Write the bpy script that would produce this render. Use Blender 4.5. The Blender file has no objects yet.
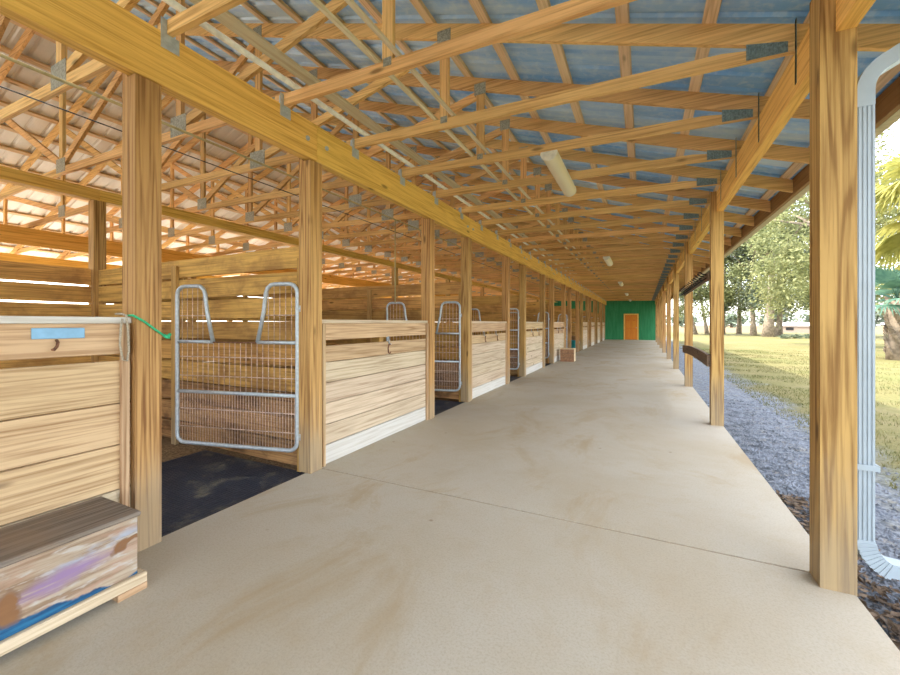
import bpy, bmesh, math, random
from mathutils import Vector, Matrix, noise as mnoise
random.seed(7)
SC = bpy.context.scene
COL = SC.collection
PI = math.pi

# ------------------------------------------------------------------ helpers
class MB:
    """collects shapes and links them as ONE mesh object"""
    def __init__(s): s.v = []; s.f = []; s.sm = []
    def add(s, vs, fs, smooth=False):
        n = len(s.v); s.v += [tuple(p) for p in vs]
        s.f += [tuple(i + n for i in f) for f in fs]; s.sm += [smooth] * len(fs)
        return s
    def box(s, x0, x1, y0, y1, z0, z1):
        vs = [(x, y, z) for z in (z0, z1) for y in (y0, y1) for x in (x0, x1)]
        return s.add(vs, [(0,2,3,1),(4,5,7,6),(0,1,5,4),(2,6,7,3),(0,4,6,2),(1,3,7,5)])
    def cbox(s, x0, x1, y0, y1, z0, z1, c=.004):
        """box with chamfered edges"""
        bm = bmesh.new()
        bmesh.ops.create_cube(bm, size=1)
        for v in bm.verts:
            v.co = Vector(((x0+x1)/2 + v.co.x*(x1-x0), (y0+y1)/2 + v.co.y*(y1-y0), (z0+z1)/2 + v.co.z*(z1-z0)))
        bmesh.ops.bevel(bm, geom=list(bm.edges), offset=c, segments=1, affect='EDGES')
        bm.verts.index_update()
        s.add([v.co.copy() for v in bm.verts], [[v.index for v in f.verts] for f in bm.faces])
        bm.free(); return s
    def bar(s, a, b, w, h, side=(0,1,0)):
        """straight timber from a to b; w along 'side', h across"""
        a, b = Vector(a), Vector(b); d = (b-a).normalized()
        sd = Vector(side); sd = (sd - d*sd.dot(d)).normalized(); up = d.cross(sd)
        vs = []
        for p in (a, b):
            for i, j in ((-1,-1),(1,-1),(1,1),(-1,1)): vs.append(p + sd*(i*w/2) + up*(j*h/2))
        return s.add(vs, [(0,3,2,1),(4,5,6,7),(0,1,5,4),(1,2,6,5),(2,3,7,6),(3,0,4,7)])
    def poly(s, pts, y0, y1):
        """prism: polygon in x,z pushed along y"""
        n = len(pts)
        vs = [(p[0], y0, p[1]) for p in pts] + [(p[0], y1, p[1]) for p in pts]
        fs = [tuple(range(n)), tuple(range(2*n-1, n-1, -1))] + [(i, i+n, (i+1)%n+n, (i+1)%n) for i in range(n)]
        return s.add(vs, fs)
    def tube(s, pts, r, n=8, caps=True, flat=None):
        pts = [Vector(p) for p in pts]; rs = r if isinstance(r, (list, tuple)) else [r]*len(pts)
        vs = []; prev = None
        for i, p in enumerate(pts):
            t = (pts[min(i+1, len(pts)-1)] - pts[max(i-1, 0)]).normalized()
            if prev is None:
                a = Vector((0,0,1)) if abs(t.z) < .9 else Vector((0,1,0))
                u = t.cross(a).normalized()
            else:
                u = prev - t*prev.dot(t)
                u = u.normalized() if u.length > 1e-6 else t.orthogonal().normalized()
            prev = u; w = t.cross(u)
            for k in range(n):
                a = 2*PI*k/n; vs.append(p + (u*math.cos(a) + w*math.sin(a))*rs[i])
        fs = [(i*n+k, i*n+(k+1)%n, (i+1)*n+(k+1)%n, (i+1)*n+k) for i in range(len(pts)-1) for k in range(n)]
        s.add(vs, fs, True)
        if caps:
            m = len(s.v) - len(vs)
            s.f += [tuple(m+k for k in reversed(range(n))), tuple(m+(len(pts)-1)*n+k for k in range(n))]; s.sm += [False, False]
        return s
    def cyl(s, a, b, r, n=12): return s.tube([a, b], r, n)
    def build(s, name, mat, parent=None, loc=None):
        me = bpy.data.meshes.new(name); me.from_pydata(s.v, [], s.f); me.update()
        me.polygons.foreach_set('use_smooth', s.sm)
        bm = bmesh.new(); bm.from_mesh(me); bmesh.ops.recalc_face_normals(bm, faces=bm.faces[:]); bm.to_mesh(me); bm.free()
        for m in (mat if isinstance(mat, list) else [mat]): me.materials.append(m)
        o = bpy.data.objects.new(name, me); COL.objects.link(o)
        if parent: o.parent = parent
        if loc: o.location = loc
        return o

def tag(o, label=None, cat=None, group=None, kind=None):
    for k, v in (('label', label), ('category', cat), ('group', group), ('kind', kind)):
        if v: o[k] = v
    return o
def thing(name, label, cat, loc=(0,0,0), rz=0, group=None):
    o = bpy.data.objects.new(name, None); COL.objects.link(o)
    o.location = loc; o.rotation_euler = (0, 0, rz); o.empty_display_size = .1
    return tag(o, label, cat, group)
def dup(root, loc, label, rz=None):
    kids = {}
    for q in COL.objects:
        if q.parent: kids.setdefault(q.parent.name, []).append(q)
    r = root.copy(); COL.objects.link(r); r.location = loc; r['label'] = label
    if rz is not None: r.rotation_euler = (0, 0, rz)
    for ch in kids.get(root.name, []):
        c = ch.copy(); COL.objects.link(c); c.parent = r
        for g in kids.get(ch.name, []):
            d = g.copy(); COL.objects.link(d); d.parent = c
    return r
def struct(o): o['kind'] = 'structure'; return o
ORD = ['first','second','third','fourth','fifth','sixth','seventh','eighth','ninth','tenth','eleventh','twelfth','thirteenth',
 'fourteenth','fifteenth','sixteenth','seventeenth','eighteenth','nineteenth','twentieth','twenty-first','twenty-second','twenty-third',
 'twenty-fourth','twenty-fifth','twenty-sixth','twenty-seventh','twenty-eighth','twenty-ninth','thirtieth','thirty-first','thirty-second',
 'thirty-third','thirty-fourth','thirty-fifth','thirty-sixth','thirty-seventh','thirty-eighth','thirty-ninth','fortieth','forty-first']

# ------------------------------------------------------------------ materials
class NT:
    def __init__(s, name):
        s.m = bpy.data.materials.new(name); s.m.use_nodes = True; s.t = s.m.node_tree
        s.b = s.t.nodes['Principled BSDF']; s.out = s.t.nodes['Material Output']
    def n(s, typ, ins=None, **kw):
        nd = s.t.nodes.new(typ)
        for k, v in kw.items(): setattr(nd, k, v)
        for k, v in (ins or {}).items():
            sock = nd.inputs[k]
            if hasattr(v, 'is_output'): s.t.links.new(v, sock)
            else: sock.default_value = v
        return nd
    def math(s, op, a, b=0.0, c=False):
        nd = s.n('ShaderNodeMath', {0: a, 1: b}, operation=op, use_clamp=c); return nd.outputs[0]
    def mix(s, f, a, b, mode='MIX'):
        nd = s.n('ShaderNodeMix', {0: f}, data_type='RGBA', blend_type=mode)
        for i, v in ((6, a), (7, b)):
            if hasattr(v, 'is_output'): s.t.links.new(v, nd.inputs[i])
            else: nd.inputs[i].default_value = (*v[:3], 1)
        return nd.outputs[2]
    def ramp(s, f, stops):
        nd = s.n('ShaderNodeValToRGB', {0: f}); e = nd.color_ramp.elements
        while len(e) < len(stops): e.new(.5)
        for i, (p, c) in enumerate(stops):
            e[i].position = p; e[i].color = (*c[:3], 1) if not isinstance(c, (int, float)) else (c, c, c, 1)
        return nd.outputs[0]
    def smooth(s, f, a, b):
        nd = s.n('ShaderNodeMapRange', {'Value': f, 'From Min': a, 'From Max': b}, interpolation_type='SMOOTHSTEP'); return nd.outputs[0]
    def noise(s, vec, scale, detail=4, rough=.55, dist=0.0):
        return s.n('ShaderNodeTexNoise', {'Vector': vec, 'Scale': scale, 'Detail': detail, 'Roughness': rough, 'Distortion': dist}).outputs[0]
    def coords(s, scale=(1,1,1), rnd=True):
        tc = s.n('ShaderNodeTexCoord').outputs['Object']
        if rnd:
            r = s.n('ShaderNodeObjectInfo').outputs['Random']
            rv = s.n('ShaderNodeCombineXYZ', {0: s.math('MULTIPLY', r, 37.0), 1: s.math('MULTIPLY', r, 71.0), 2: s.math('MULTIPLY', r, 53.0)}).outputs[0]
            tc = s.n('ShaderNodeVectorMath', {0: tc, 1: rv}, operation='ADD').outputs[0]
        return s.n('ShaderNodeVectorMath', {0: tc, 1: scale}, operation='MULTIPLY').outputs[0]
    def bump(s, h, strength=.3, dist=.01):
        nd = s.n('ShaderNodeBump', {'Height': h, 'Strength': strength, 'Distance': dist}); s.t.links.new(nd.outputs[0], s.b.inputs['Normal'])
    def done(s, color, rough=.7, metal=0.0, spec=.3):
        if hasattr(color, 'is_output'): s.t.links.new(color, s.b.inputs['Base Color'])
        else: s.b.inputs['Base Color'].default_value = (*color, 1)
        if hasattr(rough, 'is_output'): s.t.links.new(rough, s.b.inputs['Roughness'])
        else: s.b.inputs['Roughness'].default_value = rough
        s.b.inputs['Metallic'].default_value = metal; s.b.inputs['Specular IOR Level'].default_value = spec
        return s.m

def wood(name, light, dark, axis, grain=.5, knots=.5, var=.25, stain=None, stain_amt=0.0, foot=None):
    """sawn timber with grain along one axis, knots and board-to-board variation"""
    t = NT(name)
    sc = [13.0, 13.0, 13.0]; sc['xyz'.index(axis)] = .38
    v = t.coords(tuple(sc))
    ring = t.noise(v, .55, 2, .4)
    lines = t.math('SINE', t.math('MULTIPLY', ring, 95.0))
    lines = t.math('ADD', t.math('MULTIPLY', lines, .5), .5)
    lines = t.math('POWER', lines, 2.2)
    sc2 = [42.0]*3; sc2['xyz'.index(axis)] = 1.1
    fib = t.smooth(t.noise(t.coords(tuple(sc2)), 1.0, 5, .65), .30, .72)
    f = t.math('ADD', t.math('MULTIPLY', lines, .55*grain), t.math('MULTIPLY', fib, .72), True)
    mid = tuple((a+b)/2 for a, b in zip(light, dark))
    col = t.ramp(f, [(.25, light), (.62, mid), (.95, dark)])
    big = t.noise(t.coords((1.3,1.3,1.3)), 1.0, 3)
    col = t.mix(t.math('MULTIPLY', t.smooth(big, .42, .75), .4), col, mid)
    if stain:
        st = t.noise(t.coords((2.2,2.2,3.0)), 1.0, 5, .65, .4)
        col = t.mix(t.math('MULTIPLY', t.smooth(st, .45, .68), stain_amt), col, stain)
    r = t.n('ShaderNodeObjectInfo').outputs['Random']
    hsv = t.n('ShaderNodeHueSaturation', {'Value': t.math('ADD', t.math('MULTIPLY', r, var), 1-var*.5), 'Saturation': 1.0,
              'Hue': t.math('ADD', t.math('MULTIPLY', t.math('FRACT', t.math('MULTIPLY', r, 7.3)), .014), .493), 'Color': col})
    col = hsv.outputs[0]
    if knots:
        ks = [6.5, 6.5, 6.5]; ks['xyz'.index(axis)] = 1.9
        vo = t.n('ShaderNodeTexVoronoi', {'Vector': t.coords(tuple(ks)), 'Scale': 1.0, 'Randomness': 1.0})
        pick = t.math('GREATER_THAN', t.n('ShaderNodeSeparateColor', {0: vo.outputs['Color']}).outputs[0], 1-knots*.8)
        k = t.math('MULTIPLY', t.math('SUBTRACT', 1.0, t.smooth(vo.outputs['Distance'], .05, .17)), pick)
        col = t.mix(t.math('MULTIPLY', k, .75), col, tuple(c*.33 for c in dark))
    if foot:    # weathered, rain-splashed foot of a post
        z = t.n('ShaderNodeSeparateXYZ', {0: t.n('ShaderNodeTexCoord').outputs['Object']}).outputs[2]
        zz = t.math('ADD', z, t.math('MULTIPLY', t.math('SUBTRACT', t.noise(t.coords((7,7,2)), 1.0, 4), .5), .9))
        col = t.mix(t.math('MULTIPLY', t.math('SUBTRACT', 1.0, t.smooth(zz, .05, .75)), .6), col, foot)
    t.bump(f, .3, .004)
    return t.done(col, .72, 0, .25)

def wood3(name, light, dark, **kw): return {a: wood(name + '_' + a, light, dark, a, **kw) for a in 'xyz'}
W_BEAM = wood3('golden_pine', (.92,.575,.15), (.60,.30,.06), grain=.5, knots=.3, var=.12)
W_POST = wood3('post_pine', (.56,.33,.115), (.235,.11,.033), grain=.85, knots=.5, var=.22, foot=(.31,.26,.18))
W_TRUSS = wood3('truss_pine', (.82,.51,.205), (.48,.245,.075), grain=.5, knots=.3, var=.3)
W_FRONT = wood3('stall_front_pine', (.60,.415,.235), (.30,.17,.075), grain=.6, knots=.45, var=.18)
W_BLEACH = wood3('bleached_pine', (.63,.50,.345), (.36,.25,.15), grain=.55, knots=.4, var=.12)
W_WHITE = wood3('whitewashed_pine', (.64,.60,.54), (.47,.41,.33), grain=.35, knots=.1, var=.08)
W_PART = wood3('partition_pine', (.64,.365,.105), (.30,.15,.04), grain=.55, knots=.6, var=.35, stain=(.24,.115,.04), stain_amt=.6)
W_PARTLOW = wood3('scuffed_partition_pine', (.46,.26,.10), (.18,.09,.035), grain=.5, knots=.4, var=.35, stain=(.09,.045,.022), stain_amt=.75)
W_DARK = wood3('weathered_dark_wood', (.20,.135,.085), (.10,.065,.045), grain=.5, knots=.2, var=.2)
W_PALE = wood3('pale_spruce', (.86,.76,.54), (.68,.53,.31), grain=.4, knots=.15, var=.1)
W_FASCIA = wood3('fascia_wood', (.34,.19,.085), (.20,.10,.045), grain=.4, knots=.2, var=.15)
W_PURLIN = wood3('purlin_pine', (.82,.61,.37), (.54,.36,.18), grain=.4, knots=.3, var=.25)

def plain(name, c, rough=.5, metal=0.0, spec=.5, nz=.12, scale=20):
    t = NT(name)
    f = t.noise(t.coords((1,1,1)), scale, 4)
    col = t.mix(t.smooth(f, .3, .7), tuple(x*(1-nz) for x in c), tuple(min(1, x*(1+nz)) for x in c))
    return t.done(col, rough, metal, spec)
M_GALV = plain('galvanised_steel', (.48,.53,.56), .45, .35, .5, .12, 30)
M_PLATE = plain('truss_plate_steel', (.34,.33,.26), .5, .5, .5, .3, 60)
M_HEEL = plain('ribbed_plate_steel', (.22,.29,.27), .5, .4, .5, .3, 60)
M_BLACK = plain('black_metal', (.02,.02,.022), .5, .3)
M_RUST = plain('rusty_iron', (.20,.09,.05), .8, .2, .3, .4, 40)
M_WHITE = plain('white_painted_aluminium', (.36,.42,.46), .35, .0, .5, .04, 8)
M_PIPE = plain('cream_plastic_pipe', (.80,.76,.62), .4)
M_CREAM = plain('cream_diffuser', (.82,.74,.50), .35, 0, .5, .06, 6)
M_ROPE = plain('green_rope', (.05,.42,.19), .8, 0, .2, .3, 150)
M_GREYROPE = plain('grey_rope', (.40,.34,.25), .9, 0, .2, .3, 150)
M_BLUEPL = plain('blue_plastic_plate', (.20,.40,.58), .4, 0, .5, .1, 15)
M_TEAL = plain('teal_plastic', (.02,.30,.32), .4, 0, .5, .1, 10)
M_CONDUIT = plain('olive_conduit', (.50,.42,.20), .5, .2)
M_CARD = plain('reddish_crate', (.33,.175,.095), .85, 0, .2, .25, 14)
M_CARDL = plain('pale_crate_end', (.68,.52,.33), .85, 0, .2, .15, 14)
M_DOOR = wood3('orange_stained_door', (.72,.27,.035), (.55,.17,.02), grain=.4, knots=0, var=.05)
M_LEAFDEAD = plain('dead_leaf', (.16,.09,.05), .8)

def green_wall():
    t = NT('green_painted_siding')
    f = t.noise(t.coords((6,6,.8), False), 1.0, 5, .65)
    col = t.mix(t.smooth(f, .35, .7), (.02,.20,.075), (.045,.27,.11))
    return t.done(col, .6, 0, .3)
M_GREEN = green_wall()

def concrete():
    t = NT('broom_finished_concrete')
    v = t.coords((1,1,1), False)
    a = t.noise(v, .55, 6, .6, .3); b = t.noise(v, 3.2, 6, .65); c = t.noise(v, 90, 3, .7); d = t.noise(v, .23, 3)
    col = t.mix(t.smooth(a, .35, .68), (.52,.465,.365), (.465,.39,.275))
    col = t.mix(t.math('MULTIPLY', t.smooth(b, .48, .72), .45), col, (.45,.365,.245))
    col = t.mix(t.math('MULTIPLY', t.smooth(d, .5, .66), .3), col, (.58,.545,.48))
    col = t.mix(t.math('MULTIPLY', t.smooth(c, .42, .72), .38), col, (.33,.27,.19))
    e = t.noise(v, 38, 4, .7)
    col = t.mix(t.math('MULTIPLY', t.smooth(e, .5, .75), .3), col, (.38,.31,.22))
    # small brown specks and rust marks
    vo = t.n('ShaderNodeTexVoronoi', {'Vector': v, 'Scale': 3.2})
    pk = t.math('GREATER_THAN', t.n('ShaderNodeSeparateColor', {0: vo.outputs['Color']}).outputs[0], .62)
    sp = t.math('MULTIPLY', t.math('SUBTRACT', 1.0, t.smooth(vo.outputs['Distance'], .02, .07)), pk)
    col = t.mix(t.math('MULTIPLY', sp, .6), col, (.22,.14,.08))
    st = t.noise(t.coords((.9,.5,1), False), 1.3, 5, .7, .8)
    col = t.mix(t.math('MULTIPLY', t.smooth(st, .50, .70), .6), col, (.40,.29,.155))
    t.bump(t.math('ADD', c, t.math('MULTIPLY', b, .5)), .35, .004)
    return t.done(col, .8, 0, .25)
M_CONC = concrete()

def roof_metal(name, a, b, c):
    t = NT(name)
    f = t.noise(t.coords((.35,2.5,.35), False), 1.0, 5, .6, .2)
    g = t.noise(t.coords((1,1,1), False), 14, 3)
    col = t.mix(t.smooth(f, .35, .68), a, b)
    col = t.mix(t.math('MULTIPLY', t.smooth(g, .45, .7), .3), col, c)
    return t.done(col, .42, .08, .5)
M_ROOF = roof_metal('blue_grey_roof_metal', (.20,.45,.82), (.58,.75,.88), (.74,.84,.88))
M_ROOF_LIT = roof_metal('lit_galvanised_roof_metal', (.72,.69,.64), (.82,.79,.74), (.66,.66,.64))  # far slope paler than near: daylight from the open far side put into colour

def ground_mat():
    t = NT('gravel_and_dry_grass')
    tc = t.n('ShaderNodeTexCoord').outputs['Object']
    x = t.n('ShaderNodeSeparateXYZ', {0: tc}).outputs[0]; 
    n1 = t.noise(tc, .8, 5, .65); n2 = t.noise(tc, 22, 5, .75); n3 = t.noise(tc, .22, 4, .6); n4 = t.noise(tc, 7, 4, .7)
    grav = t.mix(t.smooth(n2, .33, .68), (.09,.105,.13), (.29,.31,.335))
    grav = t.mix(t.math('MULTIPLY', t.smooth(n4, .5, .72), .5), grav, (.33,.28,.19))
    gras = t.mix(t.smooth(n2, .3, .7), (.115,.11,.042), (.225,.195,.08))
    gras = t.mix(t.math('MULTIPLY', t.smooth(n1, .45, .7), .6), gras, (.25,.20,.105))
    gras = t.mix(t.math('MULTIPLY', t.smooth(n3, .45, .65), .5), gras, (.12,.14,.045))
    edge = t.math('ADD', x, t.math('MULTIPLY', t.math('SUBTRACT', n1, .5), 2.4))
    col = t.mix(t.smooth(edge, 1.75, 2.6), grav, gras)
    t.bump(t.math('ADD', n2, n4), .6, .03)
    return t.done(col, .95, 0, .1)
M_GROUND = ground_mat()
def dirt():
    t = NT('stall_shavings')
    v = t.coords((1,1,1), False)
    n2 = t.noise(v, 40, 5, .75); n1 = t.noise(v, 1.6, 4, .6)
    col = t.mix(t.smooth(n2, .3, .7), (.12,.075,.04), (.42,.29,.16))
    col = t.mix(t.math('MULTIPLY', t.smooth(n1, .45, .65), .5), col, (.20,.14,.09))
    t.bump(n2, .8, .02)
    return t.done(col, .95, 0, .1)
M_DIRT = dirt()
def field():
    t = NT('dry_field_grass')
    v = t.coords((1,1,1), False)
    n = t.noise(v, .12, 5, .6); m = t.noise(v, 1.5, 4)
    col = t.mix(t.smooth(n, .35, .65), (.21,.135,.07), (.18,.14,.065))
    col = t.mix(t.math('MULTIPLY', m, .4), col, (.24,.165,.09))
    return t.done(col, .95, 0, .1)
M_FIELD = field()
def mat_rubber():
    t = NT('black_rubber_mat')
    v = t.coords((1,1,1), False)
    n = t.noise(v, 2.2, 5, .65, .3)
    col = t.mix(t.smooth(n, .5, .68), (.022,.026,.04), (.16,.14,.10))
    return t.done(col, t.ramp(n, [(.3,.35),(.7,.8)]), 0, .5)
M_RUBBER = mat_rubber()

def leaf(name, c1, c2, trans=.35):
    t = NT(name)
    n = t.noise(t.coords((1,1,1), False), 1.1, 3)
    m = t.noise(t.coords((1,1,1), False), 6.0, 2)
    col = t.mix(t.smooth(t.math('ADD', t.math('MULTIPLY', n, .6), t.math('MULTIPLY', m, .4)), .38, .62), c1, c2)
    t.done(col, .6, 0, .25)
    tr = t.n('ShaderNodeBsdfTranslucent', {'Color': col})
    mx = t.n('ShaderNodeMixShader', {0: trans, 1: t.b.outputs[0], 2: tr.outputs[0]})
    t.t.links.new(mx.outputs[0], t.out.inputs['Surface'])
    return t.m
L_OAK = leaf('live_oak_leaves', (.13,.155,.065), (.27,.28,.12))
L_OAK2 = leaf('yellow_green_leaves', (.17,.19,.07), (.33,.325,.14))
L_GREY = leaf('grey_green_leaves', (.10,.13,.085), (.24,.27,.165))
L_PALM = leaf('palm_frond_green', (.06,.14,.10), (.13,.24,.15), .25)
L_PALMY = leaf('palm_frond_yellow', (.27,.26,.06), (.42,.38,.11), .35)
L_DEAD = leaf('dead_palm_frond', (.20,.13,.065), (.30,.21,.11), .15)
L_GRASS = leaf('grass_blades', (.115,.125,.042), (.225,.20,.08), .3)
M_BARK = plain('tree_bark', (.25,.20,.145), .95, 0, .1, .35, 5)
M_FARLEAF = leaf('distant_tree_leaves', (.13,.17,.12), (.20,.24,.16), .2)

# ------------------------------------------------------------------ dimensions
XL, XR = -2.743, .835           # aisle faces of the two post rows
XC = -6.8                       # ridge, and the row of centre posts
PW = .145
BAY = 3.66
Y0, Y1 = -6.0, 35.8
ZB0, ZB1 = 2.90, 3.24           # beam bottom, beam top = truss bearing
def bot(x): return 3.165 + .0207*(7.69 - abs(x - XC))     # underside of the (slightly raised) bottom chords
def low(x):                     # underside of the top chords
    a = abs(x - XC); return 3.20 + .333*(7.69 - a)

# ------------------------------------------------------------------ setting
def slab(y0, y1, name):
    m = MB(); m.cbox(-2.80, .977, y0, y1, -.12, 0, .0015); return struct(m.build(name, M_CONC))
slab(-6, 2.846, 'floor'); slab(2.861, Y1+.1, 'floor')
m = MB(); m.box(-2.79, .97, 2.844, 2.863, -.1, -.006); struct(m.build('floor_joint', M_DIRT))
m = MB(); m.box(-10.8, -2.80, -6, Y1+.1, -.3, -.035); struct(m.build('floor_stalls', M_DIRT))
m = MB(); m.box(-14.6, -10.8, -6, Y1+.1, -.12, 0); struct(m.build('floor_far_aisle', M_CONC))
m = MB(); m.box(-40, -14.6, -12, 60, -.3, -.03); struct(m.build('ground_bounce', plain('pale_bounce_ground', (.80,.73,.60), .95, 0, .1, .1, 3)))  # unseen pale strip, added to bounce sunlight up to the far roof underside
m = MB()
m.add([(-70,-40,-.06),(70,-40,-.06),(70,72,-.06),(-70,72,-.06)], [(0,1,2,3)])
struct(m.build('ground', M_GROUND))
m = MB()
m.add([(-70,72,-.06),(190,72,-.06),(190,330,-.06),(-70,330,-.06)], [(0,1,2,3)]); m.add([(70,-40,-.06),(190,-40,-.06),(190,72,-.06),(70,72,-.06)], [(0,1,2,3)])
struct(m.build('ground_field', M_FIELD))

# roof sheets: ribbed metal lying on the purlins
def sheet(sign):
    m = MB(); prof = []
    y = Y0 - .3
    while y < Y1 + .2:
        prof += [(y, 0), (y+.17, 0), (y+.19, .022), (y+.215, .022)]; y += .2343
    vs = []
    for (y, dz) in prof:
        for xx in (XC, XC + sign*8.55):
            vs.append((xx, y, low(xx) + .147 + .040 + dz + (.012 if False else 0)))
    fs = [(2*i, 2*i+1, 2*i+3, 2*i+2) for i in range(len(prof)-1)]
    return m.add(vs, fs)
struct(sheet(1).build('ceiling', M_ROOF)); struct(sheet(-1).build('ceiling_far_slope', M_ROOF_LIT))

# green end wall with batten lines and door
m = MB(); m.box(-14.6, .99, Y1, Y1+.12, -.1, 3.30)
m.poly([(-14.6,3.30),(.99,3.30),(XC,5.85)], Y1, Y1+.12)
struct(m.build('wall_back', M_GREEN))
m = MB(); m.box(-10.8, -2.9, Y0-.12, Y0, -.1, 3.30); struct(m.build('wall_near_light_block', W_WHITE['x']))  # unseen end wall, added to cut light from behind; pale to bounce some
m = MB()
for i in range(10):
    x = -2.55 + i*.39
    if not (-1.45 < x < -.3): m.box(x, x+.03, Y1-.018, Y1, .0, 3.22)
    else: m.box(x, x+.03, Y1-.018, Y1, 2.2, 3.22)
m.box(-2.6, .95, Y1-.03, Y1-.001, 2.48, 2.53)
struct(m.build('trim_1', M_GREEN))
dr = struct(MB().cbox(-1.31, -.40, Y1-.05, Y1-.005, .02, 2.05, .004).build('door_1', M_DOOR['z']))
for (x0, x1) in ((-1.20,-.89),(-.82,-.51)):
    for (z0, z1) in ((.2,.85),(1.0,1.55),(1.66,1.92)):
        p = MB(); p.cbox(x0, x1, Y1-.065, Y1-.045, z0, z1, .012); p.build('door_panel', M_DOOR['z'], dr)
p = MB(); p.cyl((-.47,Y1-.05,1.0), (-.47,Y1-.10,1.0), .03); p.build('door_knob', M_GALV, dr)
m = MB(); m.cbox(-1.41,-1.315,Y1-.06,Y1-.003,0,2.15,.004); m.cbox(-.395,-.30,Y1-.06,Y1-.003,0,2.15,.004); m.cbox(-1.315,-.395,Y1-.06,Y1-.003,2.055,2.15,.004)
struct(m.build('trim_2', W_BEAM['z']))

# ------------------------------------------------------------------ posts
def make_post(name, label, x, y, notch, group, top=ZB1, mat=W_POST):
    """6x6 post; notch = (x0, x1) strip cut away above the beam's underside, in local x"""
    m = MB()
    if notch is None: m.cbox(0, PW, 0, PW, 0, top, .005)
    else:
        a, b = notch
        if a <= 0: pts = [(0,0),(PW,0),(PW,top),(b,top),(b,ZB0),(0,ZB0)]
        else: pts = [(0,0),(PW,0),(PW,ZB0-.01),(a,ZB0-.01),(a,top),(0,top)]
        m.poly(pts, 0, PW)
    o = m.build(name, mat['z'], None, (x, y, 0)); return tag(o, label, 'post', group)

door_near = [1.305 + BAY*k for k in range(10)]      # near edge of the post before each doorway
door_far = [2.699 + BAY*k for k in range(10)]
LP = sorted([y for y in door_near if y < Y1-.3] + [y for y in door_far if y < Y1-.3] )
cnt = 0
for i, y in enumerate(LP):
    nm = 'square pine post between the stall fronts, %s from the near end of the left row' % ORD[i]
    if i == 0: nm = 'golden knotty post left of the nearest gate, green rope tied on it'
    if i == 1: nm = 'golden post right of the nearest gate, under the beam splice'
    make_post('support_post', nm, XL-PW, y, (PW-.09, PW), 'posts along the stall fronts')
for i in range(0, 10):
    y = 2.709 + BAY*i
    if y > Y1-.2: continue
    nm = 'square pine post at the open side, %s from the near end of the right row' % ORD[i]
    if i == 0: nm = 'large weathered post in the right foreground beside the white downspout'
    if i == 1: nm = 'open-side post carrying the near end of the bowed rail and hook rack'
    if i == 2: nm = 'open-side post carrying the far end of the bowed rail and hook rack'
    make_post('support_post', nm, XR, y, (.062, .145), 'posts along the open side', 3.164)
for i in range(0, 9):
    make_post('support_post', 'stall-corner post under the ridge beam, %s from the near end' % ORD[i], XC-PW/2, 2.709+BAY*i, None, 'centre posts under the ridge', 3.07)
for i in range(1, 9):
    make_post('support_post', 'far-side stall post beyond the ridge, %s from the near end' % ORD[i-1], -10.857, 2.709+BAY*i, None, 'posts of the far stall row', ZB0)
    make_post('support_post', 'outermost post at the far open side, %s from the near end' % ORD[i-1], -14.58, 2.709+BAY*i, None, 'posts of the far open side', ZB0)

# ------------------------------------------------------------------ beams, one timber per bay
def beams(x0, x1, z0, z1, label, group, bolts=None):
    for i in range(11):
        ya = Y0 if i == 0 else 2.784 + BAY*(i-1); yb = 2.784 + BAY*i
        yb = min(yb, Y1-.002)
        if ya > Y1-.1: break
        t = thing('timber_beam', label % ORD[i], 'beam', ((x0+x1)/2, ya, z0), 0, group)
        w = (x1-x0)/2
        m = MB(); m.cbox(-w, w, .001, yb-ya-.001, 0, z1-z0, .004); m.build('timber', W_BEAM['y'], t)
        if bolts:
            for yy in (.12, yb-ya-.12):
                b = MB(); sx = w if bolts > 0 else -w
                b.cyl((sx-.002*bolts, yy, .17), (sx+.008*bolts, yy, .17), .022, 12); b.cyl((sx+.006*bolts, yy, .17), (sx+.02*bolts, yy, .17), .011, 6)
                b.build('bolt', M_GALV, t)
beams(XL-.09, XL, ZB0, ZB1, 'deep golden header beam over the stall fronts, %s length from the near end', 'header beam lengths over the stall fronts', 1)
beams(XR+.062, XR+.145, ZB0-.01, 3.164, 'deep golden header beam over the open side, %s length from the near end', 'header beam lengths over the open side')
beams(XC-.07, XC+.07, 3.07, 3.225, 'shallow ridge-line beam on the stall-corner posts, %s length from the near end', 'beam lengths on the centre posts')
beams(-10.857, -10.767, ZB0, ZB1, 'header beam over the far stall row, %s length from the near end', 'header beam lengths of the far stall row')
beams(-14.58, -14.49, ZB0, 3.16, 'sunlit header beam at the far open side, %s length from the near end', 'header beam lengths of the far open side')

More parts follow.
